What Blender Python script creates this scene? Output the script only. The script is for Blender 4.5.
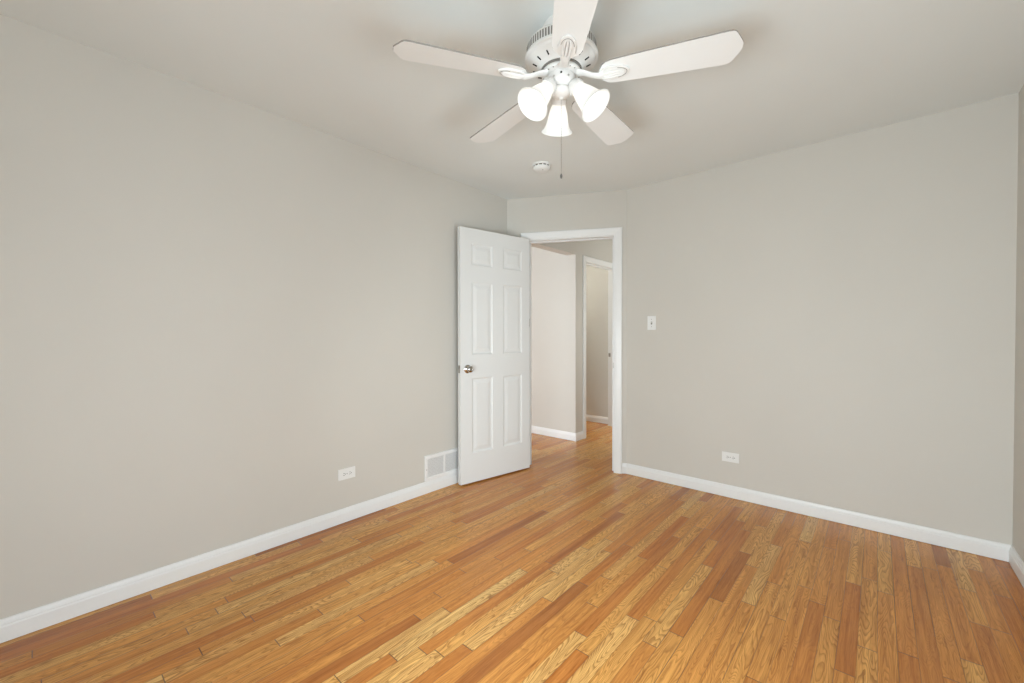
import bpy, bmesh, math, random
from mathutils import Vector, Matrix

for o in list(bpy.data.objects):
    bpy.data.objects.remove(o, do_unlink=True)
SC = bpy.context.scene
COL = SC.collection
PI = math.pi

# ------------------------------------------------------------------ room dimensions (metres)
H = 2.419                     # ceiling height
XL, YR, XS, YB = -2.544, 3.332, 0.534, -0.55      # left, right, side and back wall faces
A = Vector((-2.544, 2.845, 0)); B = Vector((-1.612, 3.332, 0))   # ends of the diagonal door wall
WT = 0.12                     # wall thickness

# ------------------------------------------------------------------ camera
yaw, pit, rol, foc, camh = 0.71838, 0.01328, -0.0019, 418.415, 1.18
fw = Vector((-math.sin(yaw)*math.cos(pit), math.cos(yaw)*math.cos(pit), -math.sin(pit)))
rt = Vector((math.cos(yaw), math.sin(yaw), 0)); up = rt.cross(fw)
rt2 = rt*math.cos(rol) + up*math.sin(rol); up2 = up*math.cos(rol) - rt*math.sin(rol)
cd = bpy.data.cameras.new('camera'); cam = bpy.data.objects.new('camera', cd); COL.objects.link(cam)
M = Matrix((rt2, up2, -fw)).transposed().to_4x4(); M.translation = Vector((0, 0, camh))
cam.matrix_world = M
cd.sensor_width = 36.0; cd.sensor_fit = 'HORIZONTAL'; cd.lens = foc/1024*36.0
cd.clip_start = 0.02
SC.camera = cam

# ------------------------------------------------------------------ light and exposure
SC.view_settings.view_transform = 'Standard'; SC.view_settings.look = 'None'
SC.view_settings.gamma = 1; SC.view_settings.use_curve_mapping = False
SC.view_settings.exposure = 0.06
wd = bpy.data.worlds.new('world'); SC.world = wd; wd.use_nodes = True
bg = wd.node_tree.nodes['Background']; bg.inputs[0].default_value = (0.80, 0.88, 1.0, 1); bg.inputs[1].default_value = 1.0

BULB, SHADE_GLOW = 6.0, 0.22 # what the fan's bulbs and their frosted glass give off
W_BACK, W_SIDE, L_CORR, L_HALL, L_FAR = 80.0, 49.0, 68.0, 12.0, 28.0
FAN = Vector((-0.964, 1.406, 0))
# window openings: back wall (x range, z range) and side wall (y range, z range)
bx0, bx1, bz0, bz1 = -1.15, 0.35, 0.20, 1.35
wy0, wy1, wz0, wz1 = -0.25, 1.55, 0.25, 1.60

def area(name, loc, rot, sx, sy, power, col):
    l = bpy.data.lights.new(name, 'AREA'); l.shape = 'RECTANGLE'; l.size = sx; l.size_y = sy
    l.energy = power; l.color = col
    o = bpy.data.objects.new(name, l); o.location = loc; o.rotation_euler = rot; COL.objects.link(o); return o
# daylight entering by the window in the back wall and the one in the side wall
area('daylight_back_window', ((bx0+bx1)/2, YB-0.10, (bz0+bz1)/2), (PI/2, 0, 0), bx1-bx0-0.1, bz1-bz0-0.1, W_BACK, (0.90, 1.01, 1.06))
area('daylight_side_window', (XS+0.10, (wy0+wy1)/2, (wz0+wz1)/2), (PI/2, 0, PI/2), wy1-wy0-0.1, wz1-wz0-0.1, W_SIDE, (0.90, 1.01, 1.06))
def point(name, loc, r, power, col):
    l = bpy.data.lights.new(name, 'POINT'); l.shadow_soft_size = r; l.energy = power; l.color = col
    o = bpy.data.objects.new(name, l); o.location = loc; COL.objects.link(o); return o
area('corridor_fill', (-4.0, 0.62, 1.4), (PI/2, 0, 0), 1.8, 1.5, L_CORR, (0.90, 0.99, 1.08))  # added area light, no window there; evens the light on the corridor wall
area('hall_fill', (-1.33, 4.9, 1.35), (PI/2, 0, PI/2), 0.9, 1.3, L_HALL, (0.97, 0.99, 0.95))  # added area light in front of a solid wall, brightens the hall wall
point('far_room_fill', (-4.0, 4.55, 2.12), 0.07, L_FAR, (1.0, 1.0, 0.95))  # added point light without a fixture, lights the room past the second doorway

# ------------------------------------------------------------------ materials
def new_mat(name):
    m = bpy.data.materials.new(name); m.use_nodes = True
    return m, m.node_tree.nodes, m.node_tree.links, m.node_tree.nodes['Principled BSDF']
def paint(name, col, rough=0.5, spec=0.5, bump=0.0, scale=300.0, var=0.0, metal=0.0):
    m, N, L, P = new_mat(name)
    P.inputs['Base Color'].default_value = (*col, 1); P.inputs['Roughness'].default_value = rough
    P.inputs['Specular IOR Level'].default_value = spec; P.inputs['Metallic'].default_value = metal
    g = N.new('ShaderNodeNewGeometry')
    nz = N.new('ShaderNodeTexNoise'); nz.inputs['Scale'].default_value = scale; nz.inputs['Detail'].default_value = 3
    L.new(g.outputs['Position'], nz.inputs['Vector'])
    if bump > 0:
        b = N.new('ShaderNodeBump'); b.inputs['Strength'].default_value = bump; b.inputs['Distance'].default_value = 0.001
        L.new(nz.outputs['Fac'], b.inputs['Height']); L.new(b.outputs['Normal'], P.inputs['Normal'])
    if var > 0:
        n2 = N.new('ShaderNodeTexNoise'); n2.inputs['Scale'].default_value = 1.7; n2.inputs['Detail'].default_value = 2
        L.new(g.outputs['Position'], n2.inputs['Vector'])
        r = N.new('ShaderNodeMapRange'); r.inputs['From Min'].default_value = 0.3; r.inputs['From Max'].default_value = 0.7
        r.inputs['To Min'].default_value = 1-var; r.inputs['To Max'].default_value = 1+var
        L.new(n2.outputs['Fac'], r.inputs['Value'])
        mx = N.new('ShaderNodeVectorMath'); mx.operation = 'SCALE'; mx.inputs[0].default_value = col
        L.new(r.outputs['Result'], mx.inputs['Scale']); L.new(mx.outputs['Vector'], P.inputs['Base Color'])
    return m
M_WALL = paint('greige_wall_paint', (0.62, 0.592, 0.540), 0.55, 0.3, 0.12, 260, 0.012)
M_CEIL = paint('ceiling_paint', (0.78, 0.805, 0.79), 0.75, 0.2, 0.10, 220, 0.01)
M_TRIM = paint('white_trim_paint', (0.82, 0.82, 0.81), 0.35, 0.4, 0.03, 90)
M_DOOR = paint('white_door_paint', (0.73, 0.73, 0.715), 0.38, 0.4, 0.05, 160)
M_FAN = paint('white_fan_enamel', (0.76, 0.745, 0.72), 0.35, 0.5)
M_BLADE = paint('white_blade_laminate', (0.80, 0.80, 0.785), 0.42, 0.4)
M_EDGE = paint('grey_blade_edge', (0.30, 0.285, 0.26), 0.5, 0.4)  # even grey on the thin edges of the blades
M_PLATE = paint('white_plastic', (0.82, 0.82, 0.80), 0.30, 0.5)
M_DARK = paint('dark_opening', (0.03, 0.028, 0.025), 0.8, 0.2)
M_SHADOWGREY = paint('grey_parts_and_shade', (0.22, 0.21, 0.19), 0.6, 0.3)  # grey of small parts and slots; also painted shade at gap and iron edge
M_VENTGREY = paint('light_grey_vent_metal', (0.50, 0.50, 0.48), 0.6, 0.3)
M_CHROME = paint('polished_steel', (0.50, 0.485, 0.46), 0.08, 0.5, 0, 300, 0, 1.0)
M_STEEL = paint('dull_steel', (0.32, 0.30, 0.27), 0.35, 0.5, 0, 300, 0, 1.0)
M_CHAIN = paint('nickel_chain', (0.55, 0.54, 0.52), 0.30, 0.5, 0, 300, 0, 1.0)
M_FOB = paint('bronze_fob', (0.10, 0.09, 0.08), 0.4, 0.5)

def glow_mat(name, col, strength):
    m, N, L, P = new_mat(name)
    P.inputs['Base Color'].default_value = (*col, 1)
    P.inputs['Emission Color'].default_value = (*col, 1); P.inputs['Emission Strength'].default_value = strength
    return m
M_BULB = glow_mat('lit_bulb', (1.0, 0.97, 0.93), BULB)
def shade_mat():
    m, N, L, P = new_mat('frosted_glass_shade')
    out = N['Material Output']
    d = N.new('ShaderNodeBsdfDiffuse'); d.inputs[0].default_value = (0.80, 0.80, 0.78, 1)
    t = N.new('ShaderNodeBsdfTranslucent'); t.inputs[0].default_value = (0.60, 0.60, 0.58, 1)
    mx = N.new('ShaderNodeMixShader'); mx.inputs[0].default_value = 0.4
    L.new(d.outputs[0], mx.inputs[1]); L.new(t.outputs[0], mx.inputs[2])
    e = N.new('ShaderNodeEmission'); e.inputs[0].default_value = (1.0, 0.985, 0.96, 1); e.inputs[1].default_value = SHADE_GLOW
    # even emission added to the glass, standing for bulb light shining through
    ad = N.new('ShaderNodeAddShader')
    L.new(mx.outputs[0], ad.inputs[0]); L.new(e.outputs[0], ad.inputs[1]); L.new(ad.outputs[0], out.inputs['Surface'])
    return m
M_SHADE = shade_mat()
def glass_mat():
    m, N, L, P = new_mat('window_glass')
    t = N.new('ShaderNodeBsdfTransparent'); g = N.new('ShaderNodeBsdfGlossy'); g.inputs['Roughness'].default_value = 0.02
    f = N.new('ShaderNodeFresnel'); f.inputs[0].default_value = 1.45
    mx = N.new('ShaderNodeMixShader'); L.new(f.outputs[0], mx.inputs[0]); L.new(t.outputs[0], mx.inputs[1]); L.new(g.outputs[0], mx.inputs[2])
    L.new(mx.outputs[0], N['Material Output'].inputs['Surface'])
    return m
M_GLASS = glass_mat()

def oak_floor():
    m, N, L, P = new_mat('oak_strip_floor')
    def S(x):
        return x if not isinstance(x, (int, float)) else None
    def mth(op, a, b=0.0, c=None):
        n = N.new('ShaderNodeMath'); n.operation = op
        for i, v in enumerate((a, b) + ((c,) if c is not None else ())):
            if isinstance(v, (int, float)): n.inputs[i].default_value = v
            else: L.new(v, n.inputs[i])
        return n.outputs[0]
    def comb(x, y, z):
        n = N.new('ShaderNodeCombineXYZ')
        for i, v in enumerate((x, y, z)):
            if isinstance(v, (int, float)): n.inputs[i].default_value = v
            else: L.new(v, n.inputs[i])
        return n.outputs[0]
    def wn(v):
        n = N.new('ShaderNodeTexWhiteNoise'); n.noise_dimensions = '3D'; L.new(v, n.inputs['Vector']); return n
    def noise(v, scale, det=3.0, rough=0.55, dist=0.0):
        n = N.new('ShaderNodeTexNoise'); n.inputs['Scale'].default_value = scale; n.inputs['Detail'].default_value = det
        n.inputs['Roughness'].default_value = rough; n.inputs['Distortion'].default_value = dist
        L.new(v, n.inputs['Vector']); return n.outputs['Fac']
    def rng(v, a, b, c, d):
        n = N.new('ShaderNodeMapRange'); n.clamp = True
        L.new(v, n.inputs[0]); n.inputs[1].default_value = a; n.inputs[2].default_value = b
        n.inputs[3].default_value = c; n.inputs[4].default_value = d; return n.outputs[0]
    def mix(f, a, b, mode='MIX'):
        n = N.new('ShaderNodeMix'); n.data_type = 'RGBA'; n.blend_type = mode
        if isinstance(f, (int, float)): n.inputs[0].default_value = f
        else: L.new(f, n.inputs[0])
        for i, v in ((6, a), (7, b)):
            if isinstance(v, tuple): n.inputs[i].default_value = (*v, 1)
            else: L.new(v, n.inputs[i])
        return n.outputs[2]
    g = N.new('ShaderNodeNewGeometry'); sp = N.new('ShaderNodeSeparateXYZ'); L.new(g.outputs['Position'], sp.inputs[0])
    X, Y = sp.outputs[0], sp.outputs[1]
    W = 0.057
    xs = mth('DIVIDE', mth('ADD', X, 20.0), W); row = mth('FLOOR', xs); fx = mth('SUBTRACT', xs, row)
    r1 = wn(comb(row, 3.3, 0.7)).outputs['Value']; r2 = wn(comb(row, 9.1, 4.2)).outputs['Value']
    Ln = mth('ADD', mth('MULTIPLY', r1, 0.60), 0.55)
    ys = mth('ADD', mth('DIVIDE', mth('ADD', Y, 20.0), Ln), mth('MULTIPLY', r2, 7.0))
    cell = mth('FLOOR', ys); fy = mth('SUBTRACT', ys, cell)
    jit = mth('MULTIPLY', wn(comb(row, cell, 5.5)).outputs['Value'], 0.62)
    less = mth('LESS_THAN', fy, jit)
    pid = mth('SUBTRACT', cell, less)
    endd = mth('MULTIPLY', mth('ABSOLUTE', mth('SUBTRACT', fy, jit)), Ln)      # metres from a butt joint
    w = wn(comb(row, pid, 1.9)); rnd = w.outputs['Value']
    sc = N.new('ShaderNodeSeparateColor'); L.new(w.outputs['Color'], sc.inputs[0])
    ra, rb, rc = sc.outputs[0], sc.outputs[1], sc.outputs[2]
    # board tones
    cr = N.new('ShaderNodeValToRGB'); L.new(rnd, cr.inputs[0])
    e = cr.color_ramp.elements
    e[0].position = 0.0; e[0].color = (0.47, 0.175, 0.040, 1)
    e[1].position = 1.0; e[1].color = (0.90, 0.575, 0.210, 1)
    for p, c in ((0.08, (0.62, 0.245, 0.054)), (0.30, (0.74, 0.335, 0.080)), (0.58, (0.82, 0.415, 0.108)), (0.85, (0.88, 0.490, 0.142))):
        q = e.new(p); q.color = (*c, 1)
    base = mix(mth('MULTIPLY', rb, 0.35), cr.outputs[0], mix(1.0, cr.outputs[0], (1.0, 0.80, 0.62), 'MULTIPLY'))
    ox = mth('MULTIPLY', ra, 37.0); oy = mth('MULTIPLY', rb, 53.0); oz = mth('MULTIPLY', rc, 29.0)
    # cathedral figure: contour lines of a field drawn out along the board
    v1 = comb(mth('MULTIPLY', mth('ADD', X, ox), 13.0), mth('MULTIPLY', mth('ADD', Y, oy), 1.55), oz)
    fld = noise(v1, 1.0, 2.2, 0.45, 0.25)
    wob = noise(comb(mth('MULTIPLY', X, 60.0), mth('MULTIPLY', Y, 16.0), oz), 1.0, 2.0)
    fq = mth('ADD', mth('MULTIPLY', rc, 26.0), 20.0)
    ring = mth('FRACT', mth('ADD', mth('MULTIPLY', fld, fq), mth('MULTIPLY', wob, 0.75)))
    line = rng(ring, 0.0, 0.55, 1.0, 0.0)
    line = mth('MULTIPLY', line, rng(ring, 0.0, 0.08, 0.25, 1.0))
    # pores: fine dashes along the board
    por = noise(comb(mth('MULTIPLY', X, 520.0), mth('MULTIPLY', Y, 11.0), oz), 1.0, 2.0, 0.6)
    porm = rng(por, 0.52, 0.72, 0.0, 1.0)
    med = noise(comb(mth('MULTIPLY', mth('ADD', X, ox), 70.0), mth('MULTIPLY', Y, 2.3), oz), 1.0, 3.0, 0.6)
    medm = rng(med, 0.35, 0.68, 0.0, 1.0)
    stain = noise(comb(mth('MULTIPLY', mth('ADD', X, ox), 75.0), mth('MULTIPLY', mth('ADD', Y, oy), 5.0), oz), 1.0, 3.0, 0.6)
    stm = rng(stain, 0.60, 0.80, 0.0, 1.0)
    wide = noise(comb(mth('MULTIPLY', mth('ADD', X, ox), 32.0), mth('MULTIPLY', mth('ADD', Y, oy), 1.3), oz), 1.0, 2.0, 0.5)
    wdm = rng(wide, 0.40, 0.68, 0.0, 1.0)
    c1 = mix(mth('MULTIPLY', line, rng(ra, 0.0, 1.0, 0.12, 0.95)), base, mix(1.0, base, (0.40, 0.28, 0.19), 'MULTIPLY'))
    c2 = mix(mth('MULTIPLY', medm, 0.62), c1, mix(1.0, c1, (0.56, 0.43, 0.32), 'MULTIPLY'))
    c3 = mix(mth('MULTIPLY', porm, 0.40), c2, mix(1.0, c2, (0.45, 0.34, 0.26), 'MULTIPLY'))
    c3 = mix(mth('MULTIPLY', wdm, 0.40), c3, mix(1.0, c3, (0.72, 0.60, 0.50), 'MULTIPLY'))
    c4 = mix(mth('MULTIPLY', stm, 0.8), c3, mix(1.0, c3, (0.36, 0.25, 0.17), 'MULTIPLY'))
    # joints between boards
    ex = mth('MULTIPLY', mth('MINIMUM', fx, mth('SUBTRACT', 1.0, fx)), W)
    jx = rng(ex, 0.0005, 0.0018, 1.0, 0.0)
    jxs = mth('MULTIPLY', jx, rng(wn(comb(row, mth('FLOOR', mth('MULTIPLY', Y, 1.3)), 8.0)).outputs['Value'], 0.0, 1.0, 0.12, 0.95))
    je = rng(endd, 0.0006, 0.0024, 0.95, 0.0)
    jj = mth('MAXIMUM', jxs, je)
    c5 = mix(jj, c4, (0.060, 0.026, 0.010))
    L.new(c5, P.inputs['Base Color'])
    rr = mth('ADD', mth('MULTIPLY', jj, 0.02), 0.265)
    L.new(rr, P.inputs['Roughness']); P.inputs['Specular IOR Level'].default_value = 0.38
    hgt = mth('SUBTRACT', 1.0, jj)
    b = N.new('ShaderNodeBump'); b.inputs['Strength'].default_value = 0.2; b.inputs['Distance'].default_value = 0.0006
    L.new(hgt, b.inputs['Height']); L.new(b.outputs['Normal'], P.inputs['Normal'])
    return m
M_FLOOR = oak_floor()

# ------------------------------------------------------------------ mesh helpers
def obj(name, bm, mats, parent=None, smooth=False):
    me = bpy.data.meshes.new(name)
    bmesh.ops.recalc_face_normals(bm, faces=bm.faces)
    bm.to_mesh(me); bm.free()
    for m in (mats if isinstance(mats, (list, tuple)) else [mats]): me.materials.append(m)
    if smooth:
        for p in me.polygons: p.use_smooth = True
        try: me.set_sharp_from_angle(angle=math.radians(38))
        except Exception: pass
    o = bpy.data.objects.new(name, me); COL.objects.link(o)
    if parent: o.parent = parent
    return o
def tag(o, label=None, cat=None, group=None, kind=None):
    if label: o['label'] = label
    if cat: o['category'] = cat
    if group: o['group'] = group
    if kind: o['kind'] = kind
    return o
def empty(name, loc, rz=0.0):
    o = bpy.data.objects.new(name, None); o.location = loc; o.rotation_euler = (0, 0, rz)
    o.empty_display_size = 0.1; COL.objects.link(o); return o
def add_box(bm, lo, hi, mat=0, T=None, bev=0.0):
    x0, y0, z0 = lo; x1, y1, z1 = hi
    vs = [bm.verts.new(v) for v in ((x0,y0,z0),(x1,y0,z0),(x1,y1,z0),(x0,y1,z0),(x0,y0,z1),(x1,y0,z1),(x1,y1,z1),(x0,y1,z1))]
    fs = [bm.faces.new([vs[i] for i in f]) for f in ((0,3,2,1),(4,5,6,7),(0,1,5,4),(1,2,6,5),(2,3,7,6),(3,0,4,7))]
    for f in fs: f.material_index = mat
    if bev > 0:
        es = list({e for f in fs for e in f.edges})
        r = bmesh.ops.bevel(bm, geom=es, offset=bev, segments=2, affect='EDGES', profile=0.6)
        for f in r['faces']: f.material_index = mat
        vs = list({v for f in fs if f.is_valid for v in f.verts} | {v for f in r['faces'] for v in f.verts})
    if T is not None:
        for v in vs: v.co = T @ v.co
    return vs
def add_lathe(bm, prof, seg=48, mat=0, T=None, a0=0.0):
    rings = []
    for r, z in prof:
        if r < 1e-6: rings.append([bm.verts.new((0, 0, z))])
        else: rings.append([bm.verts.new((r*math.cos(a0+2*PI*i/seg), r*math.sin(a0+2*PI*i/seg), z)) for i in range(seg)])
    for a, b in zip(rings, rings[1:]):
        for i in range(seg):
            j = (i+1) % seg
            if len(a) == 1 and len(b) == 1: continue
            if len(a) == 1: f = bm.faces.new((a[0], b[j], b[i]))
            elif len(b) == 1: f = bm.faces.new((a[i], a[j], b[0]))
            else: f = bm.faces.new((a[i], a[j], b[j], b[i]))
            f.material_index = mat
    vs = [v for r in rings for v in r]
    if T is not None:
        for v in vs: v.co = T @ v.co
    return vs
def add_tube(bm, pts, rad, seg=12, mat=0, cap=True, T=None, flat=1.0):
    pts = [Vector(p) for p in pts]; n = len(pts)
    rads = rad if isinstance(rad, (list, tuple)) else [rad]*n
    rings = []; ref = Vector((0, 0, 1))
    for i, p in enumerate(pts):
        t = (pts[min(i+1, n-1)] - pts[max(i-1, 0)]).normalized()
        r = ref if abs(t.dot(ref)) < 0.95 else Vector((1, 0, 0))
        s = t.cross(r).normalized(); u = s.cross(t).normalized()
        rings.append([bm.verts.new(p + s*rads[i]*math.cos(2*PI*k/seg) + u*rads[i]*flat*math.sin(2*PI*k/seg)) for k in range(seg)])
    for a, b in zip(rings, rings[1:]):
        for k in range(seg):
            f = bm.faces.new((a[k], a[(k+1) % seg], b[(k+1) % seg], b[k])); f.material_index = mat
    if cap:
        f = bm.faces.new(rings[0][::-1]); f.material_index = mat
        f = bm.faces.new(rings[-1]); f.material_index = mat
    vs = [v for r in rings for v in r]
    if T is not None:
        for v in vs: v.co = T @ v.co
    return vs
def add_prism(bm, outline, z0, z1, mat=0, T=None, bev=0.0):
    a = [bm.verts.new((x, y, z0)) for x, y in outline]; b = [bm.verts.new((x, y, z1)) for x, y in outline]
    n = len(a); fs = [bm.faces.new(a[::-1]), bm.faces.new(b)]
    for i in range(n): fs.append(bm.faces.new((a[i], a[(i+1) % n], b[(i+1) % n], b[i])))
    for f in fs: f.material_index = mat
    vs = a + b
    if bev > 0:
        es = list(set(fs[0].edges) | set(fs[1].edges))
        r = bmesh.ops.bevel(bm, geom=es, offset=bev, segments=2, affect='EDGES', profile=0.6)
        vs = list({v for f in fs if f.is_valid for v in f.verts} | {v for f in r['faces'] for v in f.verts})
        for f in r['faces']: f.material_index = mat
    if T is not None:
        for v in vs: v.co = T @ v.co
    return vs
def frame_T(origin, ux, uy, uz):
    T = Matrix((Vector(ux), Vector(uy), Vector(uz))).transposed().to_4x4(); T.translation = Vector(origin); return T
def struct(name, bm, m, label, cat, smooth=False):
    return tag(obj(name, bm, m, None, smooth), label, cat, kind='structure')

# ------------------------------------------------------------------ shell
U = (B-A).normalized(); NO = Vector((-U.y, U.x, 0))      # along the door wall; away from the bedroom
DL = (B-A).length
TD = frame_T(A, U, NO, (0, 0, 1))                        # local (u, outward, z) of the door wall
FL = frame_T((0, 0, 0), (1, 0, 0), (0, 1, 0), (0, 0, 1))
FX0, FX1, FY0, FY1 = -5.6, XS+WT, YB-WT, 6.4
bm = bmesh.new(); add_box(bm, (FX0, FY0, -0.08), (FX1, FY1, 0.0)); struct('floor', bm, M_FLOOR, 'glossy honey oak strip floor running through bedroom and hall', 'floor')
bm = bmesh.new(); add_box(bm, (FX0, FY0, H), (FX1, FY1, H+0.10)); struct('ceiling', bm, M_CEIL, 'smooth off-white ceiling above the fan', 'ceiling')
YQ0, YQ1 = 3.06, 3.984      # opening of the side corridor in the plane of the left wall
XQ = -2.54
bm = bmesh.new(); add_box(bm, (XL-WT, YB-WT, 0), (XL, YQ0, H))
struct('wall_left', bm, M_WALL, 'long greige wall on the left with outlet and vent', 'wall')
# right wall
bm = bmesh.new(); add_box(bm, (-1.655, YR, 0), (XS+WT, YR+WT, H)); struct('wall_right', bm, M_WALL, 'greige wall right of the doorway with switch and outlet', 'wall')
# side wall with window opening
bm = bmesh.new()
add_box(bm, (XS, YB-WT, 0), (XS+WT, wy0, H)); add_box(bm, (XS, wy1, 0), (XS+WT, YR+0.02, H))
add_box(bm, (XS, wy0, 0), (XS+WT, wy1, wz0)); add_box(bm, (XS, wy0, wz1), (XS+WT, wy1, H))
struct('wall_side', bm, M_WALL, 'narrow sliver of greige wall at the far right edge', 'wall')
bm = bmesh.new()
add_box(bm, (XL-0.02, YB-WT, 0), (bx0, YB, H)); add_box(bm, (bx1, YB-WT, 0), (XS+0.02, YB, H))
add_box(bm, (bx0, YB-WT, 0), (bx1, YB, bz0)); add_box(bm, (bx0, YB-WT, bz1), (bx1, YB, H))
struct('wall_back', bm, M_WALL, 'greige wall behind the viewpoint with a window', 'wall')

def window(name, T, w, h, label):
    # local: x along the wall, y into the room, z up; origin at the sill's left end on the room face
    e = empty(name, (0, 0, 0)); tag(e, label, 'window', kind='structure')
    b = bmesh.new()
    for lo, hi in (((0, -0.09, 0), (0.045, -0.03, h)), ((w-0.045, -0.09, 0), (w, -0.03, h)), ((0.045, -0.09, 0), (w-0.045, -0.03, 0.045)),
                   ((0.045, -0.09, h-0.045), (w-0.045, -0.03, h)), ((0.045, -0.085, h/2-0.02), (w-0.045, -0.035, h/2+0.02))):
        add_box(b, lo, hi, T=T, bev=0.003)
    obj('window_frame', b, M_TRIM, e)
    b = bmesh.new(); add_box(b, (0.04, -0.063, 0.04), (w-0.04, -0.059, h-0.04), T=T); obj('window_pane', b, M_GLASS, e)
    b = bmesh.new(); add_box(b, (-0.06, -0.03, -0.03), (w+0.06, 0.04, 0.0), T=T, bev=0.004); obj('window_sill', b, M_TRIM, e)
window('window_1', frame_T((bx1, YB, bz0), (-1, 0, 0), (0, 1, 0), (0, 0, 1)), bx1-bx0, bz1-bz0, 'white sash window in the wall behind the viewpoint')
window('window_2', frame_T((XS, wy0, wz0), (0, 1, 0), (-1, 0, 0), (0, 0, 1)), wy1-wy0, wz1-wz0, 'white sash window in the side wall beside the viewpoint')

# door wall (diagonal)
OU0, OU1, OZ = 0.184, 0.957, 2.047       # rough opening; the jamb boards line it
DT = 0.11
bm = bmesh.new()
add_box(bm, (0.0, 0, 0), (OU0, DT, H), T=TD); add_box(bm, (OU1, 0, 0), (DL, DT, H), T=TD); add_box(bm, (OU0, 0, OZ), (OU1, DT, H), T=TD)
struct('wall_diagonal', bm, M_WALL, 'short greige wall set at an angle around the open doorway', 'wall')

# hall beyond: wall with side-corridor opening and a second doorway, both in the plane x = XQ
Y2A, Y2B, Z2 = 4.190, 4.968, 2.045
bm = bmesh.new()
add_box(bm, (XQ-WT, YQ1, 0), (XQ, Y2A, H)); add_box(bm, (XQ-WT, Y2B, 0), (XQ, 6.3, H))
add_box(bm, (XQ-WT, Y2A, Z2), (XQ, Y2B, H)); add_box(bm, (XQ-WT, YQ0, 2.090), (XQ, YQ1, H))
struct('wall_hall_left', bm, M_WALL, 'greige hall wall with the second doorway, seen through the open door', 'wall')
bm = bmesh.new(); add_box(bm, (-5.5, YQ1, 0), (XQ-WT, YQ1+WT, H)); struct('wall_corridor_far', bm, M_WALL, 'bright wall of the side corridor behind the open door', 'wall')
bm = bmesh.new(); add_box(bm, (-5.5, 0.45, 0), (XL-WT, 0.57, H)); struct('wall_corridor_near', bm, M_WALL, 'corridor wall hidden behind the bedroom wall', 'wall')
bm = bmesh.new(); add_box(bm, (-5.6, 0.45, 0), (-5.5, 6.4, H)); struct('wall_hall_outer', bm, M_WALL, 'outer wall closing the side corridor', 'wall')
bm = bmesh.new(); add_box(bm, (-5.5, 5.045, 0), (XQ-WT, 5.045+WT, H)); struct('wall_far_room', bm, M_WALL, 'dim greige wall seen through the second doorway', 'wall')
bm = bmesh.new(); add_box(bm, (XQ, 6.2, 0), (-1.2, 6.3, H)); struct('wall_hall_end', bm, M_WALL, 'end wall of the hall', 'wall')
bm = bmesh.new(); add_box(bm, (-1.3, YR+WT, 0), (-1.2, 6.2, H)); struct('wall_hall_right', bm, M_WALL, 'hall wall behind the right bedroom wall', 'wall')

# ------------------------------------------------------------------ door casings and jambs
CAS = [(0.0, 0.0), (0.0, 0.009), (0.004, 0.011), (0.012, 0.011), (0.018, 0.0135), (0.044, 0.0165), (0.056, 0.0175), (0.063, 0.015), (0.065, 0.012), (0.065, 0.0)]
def casing(name, T, u0, u1, zt, side, label):
    """T maps (u, outward, z); side -1 lies on the outward=0 face, +1 beyond the given depth"""
    b = bmesh.new(); rows = []
    for a, t in CAS:
        y = side[0] + side[1]*t
        rows.append([b.verts.new(T @ Vector(p)) for p in ((u0-a, y, 0.0), (u0-a, y, zt+a), (u1+a, y, zt+a), (u1+a, y, 0.0))])
    for r, s in zip(rows, rows[1:]):
        for i in range(3): b.faces.new((r[i], r[i+1], s[i+1], s[i]))
    for i in (0, 3): b.faces.new([r[i] for r in rows])
    # close the back
    for i in range(3): b.faces.new((rows[0][i], rows[0][i+1], rows[-1][i+1], rows[-1][i]))
    return tag(obj(name, b, M_TRIM), label, 'door casing', kind='structure')
def jamb(name, T, u0, u1, zt, depth, stop, label, strike=None):
    """lining boards 18 mm thick round a rough opening u0..u1, with a stop strip"""
    e = empty(name, (0, 0, 0)); tag(e, label, 'door frame', kind='structure'); k = 0.014
    b = bmesh.new()
    add_box(b, (u0, 0, 0), (u0+k, depth, zt), T=T); add_box(b, (u1-k, 0, 0), (u1, depth, zt), T=T); add_box(b, (u0, 0, zt-k), (u1, depth, zt), T=T)
    obj('jamb_boards', b, M_TRIM, e)
    b = bmesh.new(); s = 0.011
    add_box(b, (u0+k, stop, 0), (u0+k+s, stop+0.035, zt-k), T=T, bev=0.002); add_box(b, (u1-k-s, stop, 0), (u1-k, stop+0.035, zt-k), T=T, bev=0.002)
    add_box(b, (u0+k+s, stop, zt-k-s), (u1-k-s, stop+0.035, zt-k), T=T, bev=0.002)
    obj('door_stop', b, M_TRIM, e)
    if strike:
        y, z = strike
        b = bmesh.new(); add_box(b, (u1-k-0.0025, -0.012 if stop > 0.042 else y-0.014, z-0.024), (u1-k+0.001, y+0.014, z+0.024), T=T)
        add_box(b, (u1-k-0.0022, y-0.006, z-0.012), (u1-k-0.0012, y+0.006, z+0.012), mat=1, T=T)
        obj('strike_plate', b, [M_STEEL, M_DARK], e)['label'] = 'dark steel strike plate'
    return e
casing('trim_1', TD, 0.192, 0.948, 2.040, (0.0, -1), 'white casing round the open bedroom doorway')
casing('trim_2', TD, 0.192, 0.948, 2.040, (DT, 1), 'white casing on the hall side of the bedroom doorway')
jamb('trim_3', TD, OU0, OU1, OZ, DT, 0.045, 'white jamb lining the bedroom doorway', strike=(0.022, 0.925))
TQ = frame_T((XQ, 0, 0), (0, 1, 0), (-1, 0, 0), (0, 0, 1))      # hall wall: u = y, outward = -x
casing('trim_4', TQ, Y2A+0.007, Y2B-0.007, Z2-0.013, (0.0, -1), 'white casing round the second doorway in the hall')
jamb('trim_5', TQ, Y2A, Y2B, Z2, WT, 0.040, 'white jamb of the second doorway with a dark strike plate', strike=(0.098, 0.93))

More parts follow.
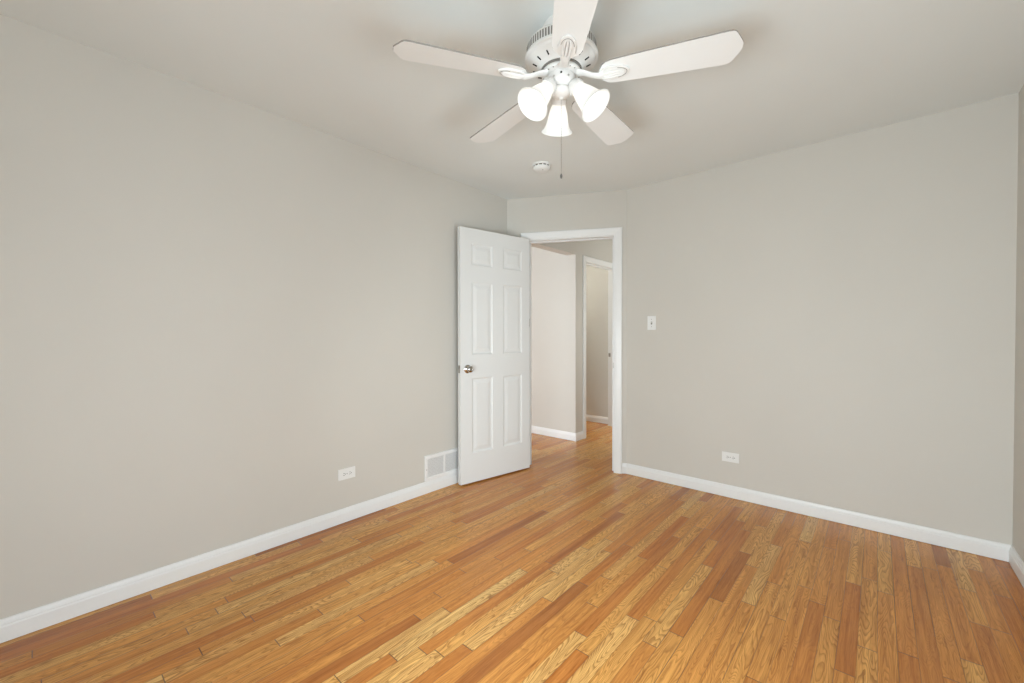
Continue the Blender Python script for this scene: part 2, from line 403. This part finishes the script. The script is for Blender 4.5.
# ------------------------------------------------------------------ baseboards
BBP = [(0.0, 0.002), (0.014, 0.002), (0.014, 0.060), (0.0115, 0.065), (0.0115, 0.070), (0.009, 0.074), (0.0065, 0.084), (0.004, 0.088), (0.0, 0.089)]
def baseboard(name, pts, label):
    """pts: wall-face points in order with the room on the right-hand side"""
    P = [Vector((x, y, 0)) for x, y in pts]; n = len(P); b = bmesh.new(); rows = []
    nor = []
    for a, c in zip(P, P[1:]):
        d = (c-a).normalized(); nor.append(Vector((d.y, -d.x, 0)))
    for t, z in BBP:
        r = []
        for i, p in enumerate(P):
            if i == 0: o = nor[0]*t
            elif i == n-1: o = nor[-1]*t
            else:
                m = nor[i-1]+nor[i]; o = m*(t*2/m.length_squared)
            r.append(b.verts.new(p+o+Vector((0, 0, z))))
        rows.append(r)
    for r, s in zip(rows, rows[1:]+rows[:1]):
        for i in range(n-1): b.faces.new((r[i], r[i+1], s[i+1], s[i]))
    b.faces.new([r[0] for r in rows]); b.faces.new([r[-1] for r in rows])
    return tag(obj(name, b, M_TRIM), label, 'baseboard', kind='structure')
dp = lambda u: (A.x+U.x*u, A.y+U.y*u)
baseboard('baseboard_left', [(XL, YB), (A.x, A.y), dp(0.126)], 'white baseboard along the left wall under the vent')
baseboard('baseboard_right', [dp(1.014), (B.x, B.y), (XS, YR)], 'white baseboard along the right wall')
baseboard('baseboard_side', [(XS, YR), (XS, YB)], 'short white baseboard at the far right corner')
baseboard('baseboard_back', [(XS, YB), (XL, YB)], 'white baseboard behind the viewpoint')
baseboard('baseboard_hall', [(-5.5, YQ1), (XQ, YQ1), (XQ, Y2A-0.058)], 'white baseboard of the bright corridor wall in the hall')
baseboard('baseboard_far_room', [(-5.5, 5.045), (XQ-WT, 5.045)], 'white baseboard in the dim room beyond the hall')

# ------------------------------------------------------------------ the open six-panel door
# local: x from the free edge to the hinge edge, y towards the left wall (thickness), z up
D0 = Vector((-2.446, 2.187, 0.0)); D1 = Vector((-2.3210, 2.890, 0.0))
DU = (D1-D0).normalized(); DN = Vector((-DU.y, DU.x, 0)); DW = (D1-D0).length; DTH = 0.036
Z0, Z1 = 0.012, 2.033
door = empty('door_1', D0); tag(door, 'white six-panel door standing open against the left wall', 'door', kind='structure')
TL = frame_T((0, 0, 0), DU, DN, (0, 0, 1))
def door_slab():
    b = bmesh.new()
    xs = [0.0, 0.106, 0.312, 0.421, 0.627, DW]
    zs = [Z0, 0.245, 0.845, 1.032, 1.608, 1.742, 1.915, Z1]
    prof = [(0.0, 0.0), (0.006, 0.0045), (0.013, 0.0075), (0.022, 0.0075), (0.046, 0.0025), (0.050, 0.0020)]
    for side in (0, 1):
        y0 = 0.0 if side == 0 else DTH; sg = 1 if side == 0 else -1
        for i in range(5):
            for j in range(7):
                x0, x1, z0, z1 = xs[i], xs[i+1], zs[j], zs[j+1]
                if i in (1, 3) and j in (1, 3, 5):
                    rings = [[b.verts.new((x0+q, y0+sg*d, z0+q)), ] and
                             [b.verts.new(p) for p in ((x0+q, y0+sg*d, z0+q), (x1-q, y0+sg*d, z0+q), (x1-q, y0+sg*d, z1-q), (x0+q, y0+sg*d, z1-q))] for q, d in prof]
                    for r, s in zip(rings, rings[1:]):
                        for k in range(4): b.faces.new((r[k], r[(k+1) % 4], s[(k+1) % 4], s[k]))
                    b.faces.new(rings[-1])
                else:
                    b.faces.new([b.verts.new(p) for p in ((x0, y0, z0), (x1, y0, z0), (x1, y0, z1), (x0, y0, z1))])
    for (xa, ya, za), (xb, yb, zb) in (((0, 0, Z0), (0, DTH, Z1)), ((DW, 0, Z0), (DW, DTH, Z1))):
        b.faces.new([b.verts.new(p) for p in ((xa, ya, za), (xa, yb, za), (xa, yb, zb), (xa, ya, zb))])
    for z in (Z0, Z1):
        b.faces.new([b.verts.new(p) for p in ((0, 0, z), (DW, 0, z), (DW, DTH, z), (0, DTH, z))])
    # loose single verts from the ring builder are removed
    loose = [v for v in b.verts if not v.link_faces]
    bmesh.ops.delete(b, geom=loose, context='VERTS')
    bmesh.ops.remove_doubles(b, verts=b.verts, dist=1e-5)
    for v in b.verts: v.co = TL @ v.co
    return b
obj('door_slab', door_slab(), M_DOOR, door)
for side in (0, 1):
    sg = -1 if side == 0 else 1; y0 = 0.0 if side == 0 else DTH
    T = TL @ frame_T((0.064, y0, 0.920), (1, 0, 0), (0, 0, 1), (0, sg, 0))
    b = bmesh.new()
    add_lathe(b, [(0, 0), (0.033, 0.0), (0.033, 0.003), (0.030, 0.006), (0.015, 0.009), (0.012, 0.012), (0.012, 0.022), (0.015, 0.025), (0.022, 0.029),
                  (0.0262, 0.036), (0.0270, 0.043), (0.0250, 0.050), (0.0195, 0.0545), (0.012, 0.056), (0.0105, 0.0545), (0, 0.0545)] if side == 0 else
                 [(0, 0), (0.033, 0.0), (0.033, 0.003), (0.015, 0.008), (0.012, 0.014), (0.019, 0.022), (0.024, 0.029), (0.020, 0.036), (0, 0.038)], 32, T=T)
    k = obj('door_knob', b, M_CHROME, door, True); k['label'] = 'round polished steel knob' 
b = bmesh.new(); add_box(b, (-0.0012, 0.006, 0.890), (0.0005, DTH-0.006, 0.950), T=TL); add_box(b, (-0.011, 0.012, 0.910), (0.0, DTH-0.012, 0.930), T=TL, bev=0.003)
obj('latch_plate', b, M_STEEL, door)['label'] = 'dull steel latch plate'
for zh, mm in ((0.30, M_TRIM), (1.297, M_STEEL), (1.82, M_TRIM)):
    b = bmesh.new(); add_box(b, (DW, 0.002, zh-0.038), (DW+0.0018, DTH, zh+0.038), T=TL)
    add_tube(b, [(DW+0.006, DTH+0.004, zh-0.04), (DW+0.006, DTH+0.004, zh+0.04)], 0.0055, 10, T=TL)
    if mm is M_STEEL: add_box(b, (DW, 0.004, zh-0.036), (DW+0.007, 0.012, zh+0.036), T=TL)
    obj('hinge', b, mm, door)

# ------------------------------------------------------------------ wall fittings
def outlet(name, T, label):
    """T maps local x along the wall, y up, z out of the wall; plate lies sideways"""
    e = empty(name, T.translation); Ti = Matrix.Translation(-T.translation) @ T
    tag(e, label, 'power outlet', 'power outlets low on the walls')
    b = bmesh.new(); add_box(b, (-0.057, -0.035, 0), (0.057, 0.035, 0.006), T=Ti, bev=0.0025); obj('cover_plate', b, M_PLATE, e)
    for sx in (-1, 1):
        cx = sx*0.0195
        b = bmesh.new(); ol = []
        for k in range(24):
            a = 2*PI*k/24; x = 0.0172*math.cos(a); y = 0.0172*math.sin(a)
            ol.append((cx+max(-0.0138, min(0.0138, x)), y))
        add_prism(b, ol, 0.004, 0.0072, T=Ti)
        r = obj('receptacle', b, M_PLATE, e)
        b = bmesh.new()
        add_box(b, (cx-0.0050, 0.0045, 0.0066), (cx+0.0035, 0.0068, 0.0075), T=Ti); add_box(b, (cx-0.0055, -0.0080, 0.0066), (cx+0.0045, -0.0056, 0.0075), T=Ti)
        add_prism(b, [(cx-sx*0.0+0.0085+0.0026*math.cos(2*PI*k/10), 0.0026*math.sin(2*PI*k/10)-0.0005) for k in range(10)], 0.0066, 0.0075, T=Ti)
        obj('slots', b, M_DARK, r)['label'] = 'dark plug slots'
    b = bmesh.new(); add_lathe(b, [(0.003, 0.005), (0.003, 0.0068), (0.0018, 0.0076), (0, 0.0078)], 12, T=Ti); obj('screw', b, M_STEEL, e, True)
    return e
outlet('wall_outlet', frame_T((XL, 1.305, 0.306), (0, 1, 0), (0, 0, 1), (1, 0, 0)), 'white sideways duplex outlet on the left wall near the floor vent')
outlet('wall_outlet.001', frame_T((-0.801, YR, 0.294), (1, 0, 0), (0, 0, 1), (0, -1, 0)), 'white sideways duplex outlet low on the wall right of the doorway')

Ts = frame_T((-1.393, YR, 1.284), (1, 0, 0), (0, 0, 1), (0, -1, 0))
e = empty('light_switch', Ts.translation); tag(e, 'white light switch plate on the wall beside the doorway', 'light switch')
Ti = Matrix.Translation(-Ts.translation) @ Ts
b = bmesh.new(); add_box(b, (-0.035, -0.057, 0), (0.035, 0.057, 0.006), T=Ti, bev=0.0025); obj('cover_plate', b, M_PLATE, e)
b = bmesh.new(); add_box(b, (-0.0055, -0.012, 0.0055), (0.0055, 0.012, 0.0070), T=Ti); obj('toggle_bezel', b, M_SHADOWGREY, e)
b = bmesh.new(); add_box(b, (-0.004, -0.004, 0.004), (0.004, 0.006, 0.020), T=Ti @ Matrix.Rotation(-0.5, 4, 'X'), bev=0.001); obj('toggle', b, M_PLATE, e)
for zz in (-0.030, 0.030):
    b = bmesh.new(); add_lathe(b, [(0.003, 0.005), (0.003, 0.0068), (0.0018, 0.0076), (0, 0.0078)], 12, T=Ti @ Matrix.Translation((0, zz, 0))); obj('screw', b, M_STEEL, e, True)

# floor-level return vent on the left wall, partly behind the door
Tv = frame_T((XL, 1.914, 0.089), (0, 1, 0), (0, 0, 1), (1, 0, 0))
vent = empty('wall_vent', Tv.translation); tag(vent, 'white metal air register above the baseboard beside the open door', 'air vent')
Ti = Matrix.Translation(-Tv.translation) @ Tv
VW, VH, VB = 0.40, 0.193, 0.026
b = bmesh.new()
for lo, hi in (((0, 0), (VW, VB)), ((0, VH-VB), (VW, VH)), ((0, VB), (VB, VH-VB)), ((VW-VB, VB), (VW, VH-VB)), ((VW/2-0.007-0.013, VB), (VW/2+0.007-0.013, VH-VB))):
    add_box(b, (lo[0], lo[1], 0), (hi[0], hi[1], 0.009), T=Ti, bev=0.002)
obj('vent_frame', b, M_TRIM, vent)
b = bmesh.new(); add_box(b, (VB, VB, 0.0005), (VW-VB, VH-VB, 0.0015), T=Ti); obj('vent_backing', b, M_VENTGREY, vent)
for x0, x1 in ((VB, VW/2-0.02), (VW/2-0.006, VW-VB)):
    b = bmesh.new(); ns = 13; st = (VH-2*VB)/ns
    for k in range(ns):
        y = VB + st*(k+0.5)
        add_box(b, (x0, -st*0.56, -0.0006), (x1, st*0.56, 0.0006), T=Ti @ Matrix.Translation((0, y, 0.0045)) @ Matrix.Rotation(0.45, 4, 'X'))
    obj('louvre_panel', b, M_TRIM, vent)
b = bmesh.new(); add_lathe(b, [(0.0035, 0.008), (0.0035, 0.0102), (0.002, 0.011), (0, 0.0112)], 12, T=Ti @ Matrix.Translation((VB/2, VH*0.46, 0))); obj('screw', b, M_STEEL, vent, True)

# smoke detector
sd = empty('smoke_detector', (-1.845, 2.440, H)); tag(sd, 'small round white smoke detector on the ceiling beyond the fan', 'smoke detector')
b = bmesh.new(); add_lathe(b, [(0, 0), (0.069, 0), (0.070, -0.004), (0.067, -0.010), (0.055, -0.011), (0, -0.011)], 48); obj('base_ring', b, M_PLATE, sd, True)
b = bmesh.new(); add_lathe(b, [(0.0575, -0.010), (0.0575, -0.0195)], 48); obj('vent_gap', b, M_DARK, sd)
b = bmesh.new()
for k in range(12): add_box(b, (0.050, -0.005, -0.0195), (0.0600, 0.005, -0.0095), T=Matrix.Rotation(2*PI*(k+0.5)/12, 4, 'Z'))
obj('vent_ribs', b, M_PLATE, sd)
b = bmesh.new(); add_lathe(b, [(0, -0.0185), (0.060, -0.0185), (0.061, -0.024), (0.057, -0.034), (0.046, -0.041), (0.020, -0.043), (0, -0.043)], 48); obj('cap', b, M_PLATE, sd, True)
b = bmesh.new(); add_lathe(b, [(0.004, -0.040), (0.004, -0.0435), (0, -0.0437)], 12, T=Matrix.Translation((0.02, -0.012, 0))); obj('test_button', b, M_SHADOWGREY, sd)

# ------------------------------------------------------------------ ceiling fan
fan = empty('ceiling_fan', (FAN.x, FAN.y, H)); tag(fan, 'white five-blade ceiling fan with three lit bell-shaped glass shades', 'ceiling fan')
zz = lambda z: z-H
b = bmesh.new(); add_lathe(b, [(0, 0), (0.072, 0), (0.073, -0.004), (0.070, -0.020), (0.060, -0.030), (0, -0.030)], 64); obj('canopy', b, M_FAN, fan, True)
b = bmesh.new()
HP = [(0.050, -0.026), (0.052, -0.050), (0.085, -0.056), (0.112, -0.064), (0.130, -0.076), (0.134, -0.082), (0.138, -0.086), (0.138, -0.122), (0.144, -0.125), (0.146, -0.130), (0.145, -0.136),
      (0.137, -0.140), (0.136, -0.144), (0.130, -0.149), (0.122, -0.151), (0.114, -0.157), (0.098, -0.164), (0.090, -0.170), (0.084, -0.176), (0, -0.176)]
add_lathe(b, HP, 96)
NS = 72
for k in range(NS):                                        # vent slots round the motor, and short ones in the lower bowl
    T = Matrix.Rotation(2*PI*k/NS, 4, 'Z')
    add_box(b, (0.1370, -0.0034, -0.120), (0.1387, 0.0034, -0.090), 1, T)
for k in range(15):
    T = Matrix.Rotation(2*PI*(k+0.5)/15, 4, 'Z') @ Matrix.Translation((0.107, 0, -0.1605)) @ Matrix.Rotation(math.radians(-25), 4, 'Y')
    add_box(b, (-0.009, -0.0022, -0.0022), (0.009, 0.0022, 0.003), 2, T)
obj('motor_housing', b, [M_FAN, M_SHADOWGREY, M_DARK], fan, True)
b = bmesh.new()
add_lathe(b, [(0, -0.174), (0.081, -0.174), (0.081, -0.183), (0, -0.183)], 64, 1)  # solid dark ring painting the shade of the gap above the flywheel
add_lathe(b, [(0, -0.183), (0.076, -0.183), (0.078, -0.187), (0.078, -0.194), (0.075, -0.198), (0, -0.198)], 64, 0)
for k in range(20):
    T = Matrix.Rotation(2*PI*(k+0.5)/20, 4, 'Z')
    add_lathe(b, [(0.0028, -0.197), (0.0028, -0.1988), (0, -0.199)], 8, 1, T @ Matrix.Translation((0.0715, 0, 0)))
obj('flywheel', b, [M_FAN, M_SHADOWGREY], fan, True)
b = bmesh.new()
add_lathe(b, [(0, -0.198), (0.052, -0.198), (0.054, -0.202), (0.054, -0.228), (0.051, -0.235), (0.043, -0.243), (0.034, -0.246), (0.034, -0.249), (0, -0.249)], 64)
sh = obj('switch_housing', b, M_FAN, fan, True)
cdir = math.atan2(-FAN.y, -FAN.x)                           # side of the housing turned to the window wall
b = bmesh.new(); add_lathe(b, [(0, 0), (0.0042, 0), (0.0042, 0.0012), (0, 0.0012)], 12, T=Matrix.Rotation(cdir, 4, 'Z') @ Matrix.Translation((0.0535, 0, -0.214)) @ Matrix.Rotation(PI/2, 4, 'Y'))
obj('screw', b, M_DARK, sh)
for s in (-0.55, 0.55):
    b = bmesh.new(); add_lathe(b, [(0, 0), (0.0045, 0), (0.0040, 0.002), (0, 0.003)], 12, T=Matrix.Rotation(cdir+s, 4, 'Z') @ Matrix.Translation((0.0535, 0, -0.222)) @ Matrix.Rotation(PI/2, 4, 'Y'))
    obj('screw', b, M_CHAIN, sh)
b = bmesh.new()
add_lathe(b, [(0, -0.248), (0.034, -0.248), (0.039, -0.253), (0.041, -0.262), (0.036, -0.273), (0.022, -0.281), (0.010, -0.284), (0.008, -0.292), (0, -0.294)], 48)
fit = obj('light_fitter', b, M_FAN, fan, True)

BR, BZ, PH, PITCH = 0.648, 2.200, 0.394, 0.181
def blade_outline():
    pts = []; r0 = 0.150
    hw = lambda r: 0.056 + (0.073-0.056)*min(1, max(0, (r-0.16)/0.42))
    for k in range(9):                                     # rounded root
        a = PI/2 + PI*k/8
        pts.append((r0+0.050+0.050*math.cos(a), 0.056*math.sin(a)))
    tip = []
    for r in (0.30, 0.45, 0.595): tip.append((r, -hw(r)))
    tip += [(0.608, -0.0725), (0.617, -0.069), (0.624, -0.060), (0.645, -0.022), (0.650, -0.011), (BR, 0.0), (0.650, 0.011), (0.645, 0.022), (0.624, 0.060), (0.617, 0.069), (0.608, 0.0725)]
    for r in (0.595, 0.45, 0.30): tip.append((r, hw(r)))
    return pts + tip
def blade_T(k):
    return Matrix.Rotation(PH+2*PI*k/5, 4, 'Z') @ Matrix.Translation((0, 0, BZ-H)) @ Matrix.Rotation(-PITCH, 4, 'X')
for k in range(5):
    T = blade_T(k)
    b = bmesh.new(); add_prism(b, blade_outline(), 0.0, 0.0055, bev=0.0006)
    b.normal_update()
    for f in b.faces:
        if abs(f.normal.z) < 0.9: f.material_index = 1
    for v in b.verts: v.co = T @ v.co
    obj('blade', b, [M_BLADE, M_EDGE], fan)
    # blade iron: arm from the flywheel, oval cupped plate with three flutes below the blade
    R0 = Matrix.Rotation(PH+2*PI*k/5, 4, 'Z')
    b = bmesh.new()
    ol = []
    for q in range(28):
        a = 2*PI*q/28; ol.append((0.205+0.060*math.cos(a), (0.031 if math.cos(a) > 0 else 0.034)*math.sin(a)))
    add_prism(b, ol, -0.0085, 0.0, T=T, bev=0.003)
    for fy in (-0.012, 0.0, 0.012):
        add_tube(b, [(0.150, fy*0.5, -0.0085), (0.175, fy*0.9, -0.0115), (0.205, fy, -0.012), (0.235, fy*0.9, -0.0105), (0.246, fy*0.6, -0.0085)], [0.003, 0.0052, 0.0056, 0.0045, 0.002], 8, T=T)
    tip = T @ Vector((0.168, 0, -0.006)); tip2 = T @ Vector((0.150, 0, -0.008))
    s0 = R0 @ Vector((0.066, 0, -0.196)); s1 = R0 @ Vector((0.095, 0, -0.204)); s2 = R0 @ Vector((0.125, 0, -0.218))
    add_tube(b, [s0, s1, s2, tip2, tip], [0.024, 0.019, 0.016, 0.019, 0.021], 14, flat=0.42)
    ir = obj('blade_iron', b, M_FAN, fan, True)
    # shadow at the plate's outer edge, painted as a thin dark crescent
    b = bmesh.new(); pts = []
    for q in range(13):
        a = -1.25+2.5*q/12; pts.append((0.205+0.050*math.cos(a), 0.025*math.sin(a), -0.0086))
    add_tube(b, pts, 0.0011, 6, T=T); obj('edge_shadow', b, M_SHADOWGREY, ir)

# light kit: three arms, sockets, bell shades and bulbs
SP = [(0.026, 0.0), (0.0285, 0.004), (0.028, 0.012), (0.030, 0.022), (0.036, 0.040), (0.041, 0.060), (0.045, 0.080), (0.050, 0.098), (0.058, 0.112), (0.0665, 0.120), (0.0655, 0.1225),
      (0.056, 0.115), (0.0475, 0.100), (0.0425, 0.081), (0.0385, 0.060), (0.0335, 0.041), (0.0275, 0.023), (0.0255, 0.012), (0.0245, 0.004), (0.023, 0.001)]
base_az = math.degrees(math.atan2(fw.y, fw.x))
for daz in (1, -117, 122):
    az = math.radians(base_az+daz)
    R0 = Matrix.Rotation(az, 4, 'Z')
    tilt = math.radians(40)                                 # the axis leans this far out from straight down
    d = Vector((math.sin(tilt), 0, -math.cos(tilt)))
    neck = Vector((0.064, 0, 2.160-H))
    ax = d; sx = Vector((0, 1, 0)); sy = ax.cross(sx)
    T = R0 @ frame_T(neck, sx, sy, ax)
    arm = bmesh.new(); p = [Vector((0.024, 0, -0.266)), Vector((0.040, 0, -0.256)), neck-ax*0.022]
    add_tube(arm, [R0 @ q for q in p], [0.012, 0.011, 0.012], 12); obj('light_arm', arm, M_FAN, fan, True)
    b = bmesh.new(); add_lathe(b, [(0, -0.028), (0.018, -0.028), (0.024, -0.022), (0.031, -0.010), (0.0325, 0.006), (0.0318, 0.012), (0.0298, 0.012), (0.0298, 0.0), (0, -0.002)], 32, T=T)
    for q in range(3):
        add_lathe(b, [(0, 0), (0.003, 0), (0.003, 0.005), (0, 0.006)], 8, T=T @ Matrix.Rotation(2*PI*q/3+0.5, 4, 'Z') @ Matrix.Translation((0.032, 0, 0.003)) @ Matrix.Rotation(PI/2, 4, 'Y'))
    obj('shade_holder', b, M_FAN, fan, True)
    b = bmesh.new(); add_lathe(b, SP, 48, T=T); shd = obj('glass_shade', b, M_SHADE, fan, True); shd['label'] = 'glowing frosted bell shade'
    b = bmesh.new(); add_lathe(b, [(0, 0.012), (0.013, 0.014), (0.014, 0.034), (0.020, 0.046), (0.0265, 0.060), (0.029, 0.072), (0.027, 0.086), (0.019, 0.097), (0.008, 0.1015), (0, 0.102)], 24, T=T)
    bl = obj('bulb', b, M_BULB, fan, True); bl['label'] = 'white-hot bulb inside the shade'
# pull chain
b = bmesh.new(); z = -0.294
add_tube(b, [(0, 0, -0.292), (0, 0, 1.832-H)], 0.0009, 6)
while z > 1.832-H:
    bmesh.ops.create_icosphere(b, subdivisions=1, radius=0.0019, matrix=Matrix.Translation((0, 0, z))); z -= 0.0065
pc = obj('pull_chain', b, M_CHAIN, fan, True)
b = bmesh.new(); add_lathe(b, [(0, 0), (0.0025, -0.001), (0.0045, -0.008), (0.0045, -0.014), (0.0028, -0.019), (0, -0.020)], 12, T=Matrix.Translation((0, 0, 1.833-H)))
obj('chain_fob', b, M_FOB, pc, True)
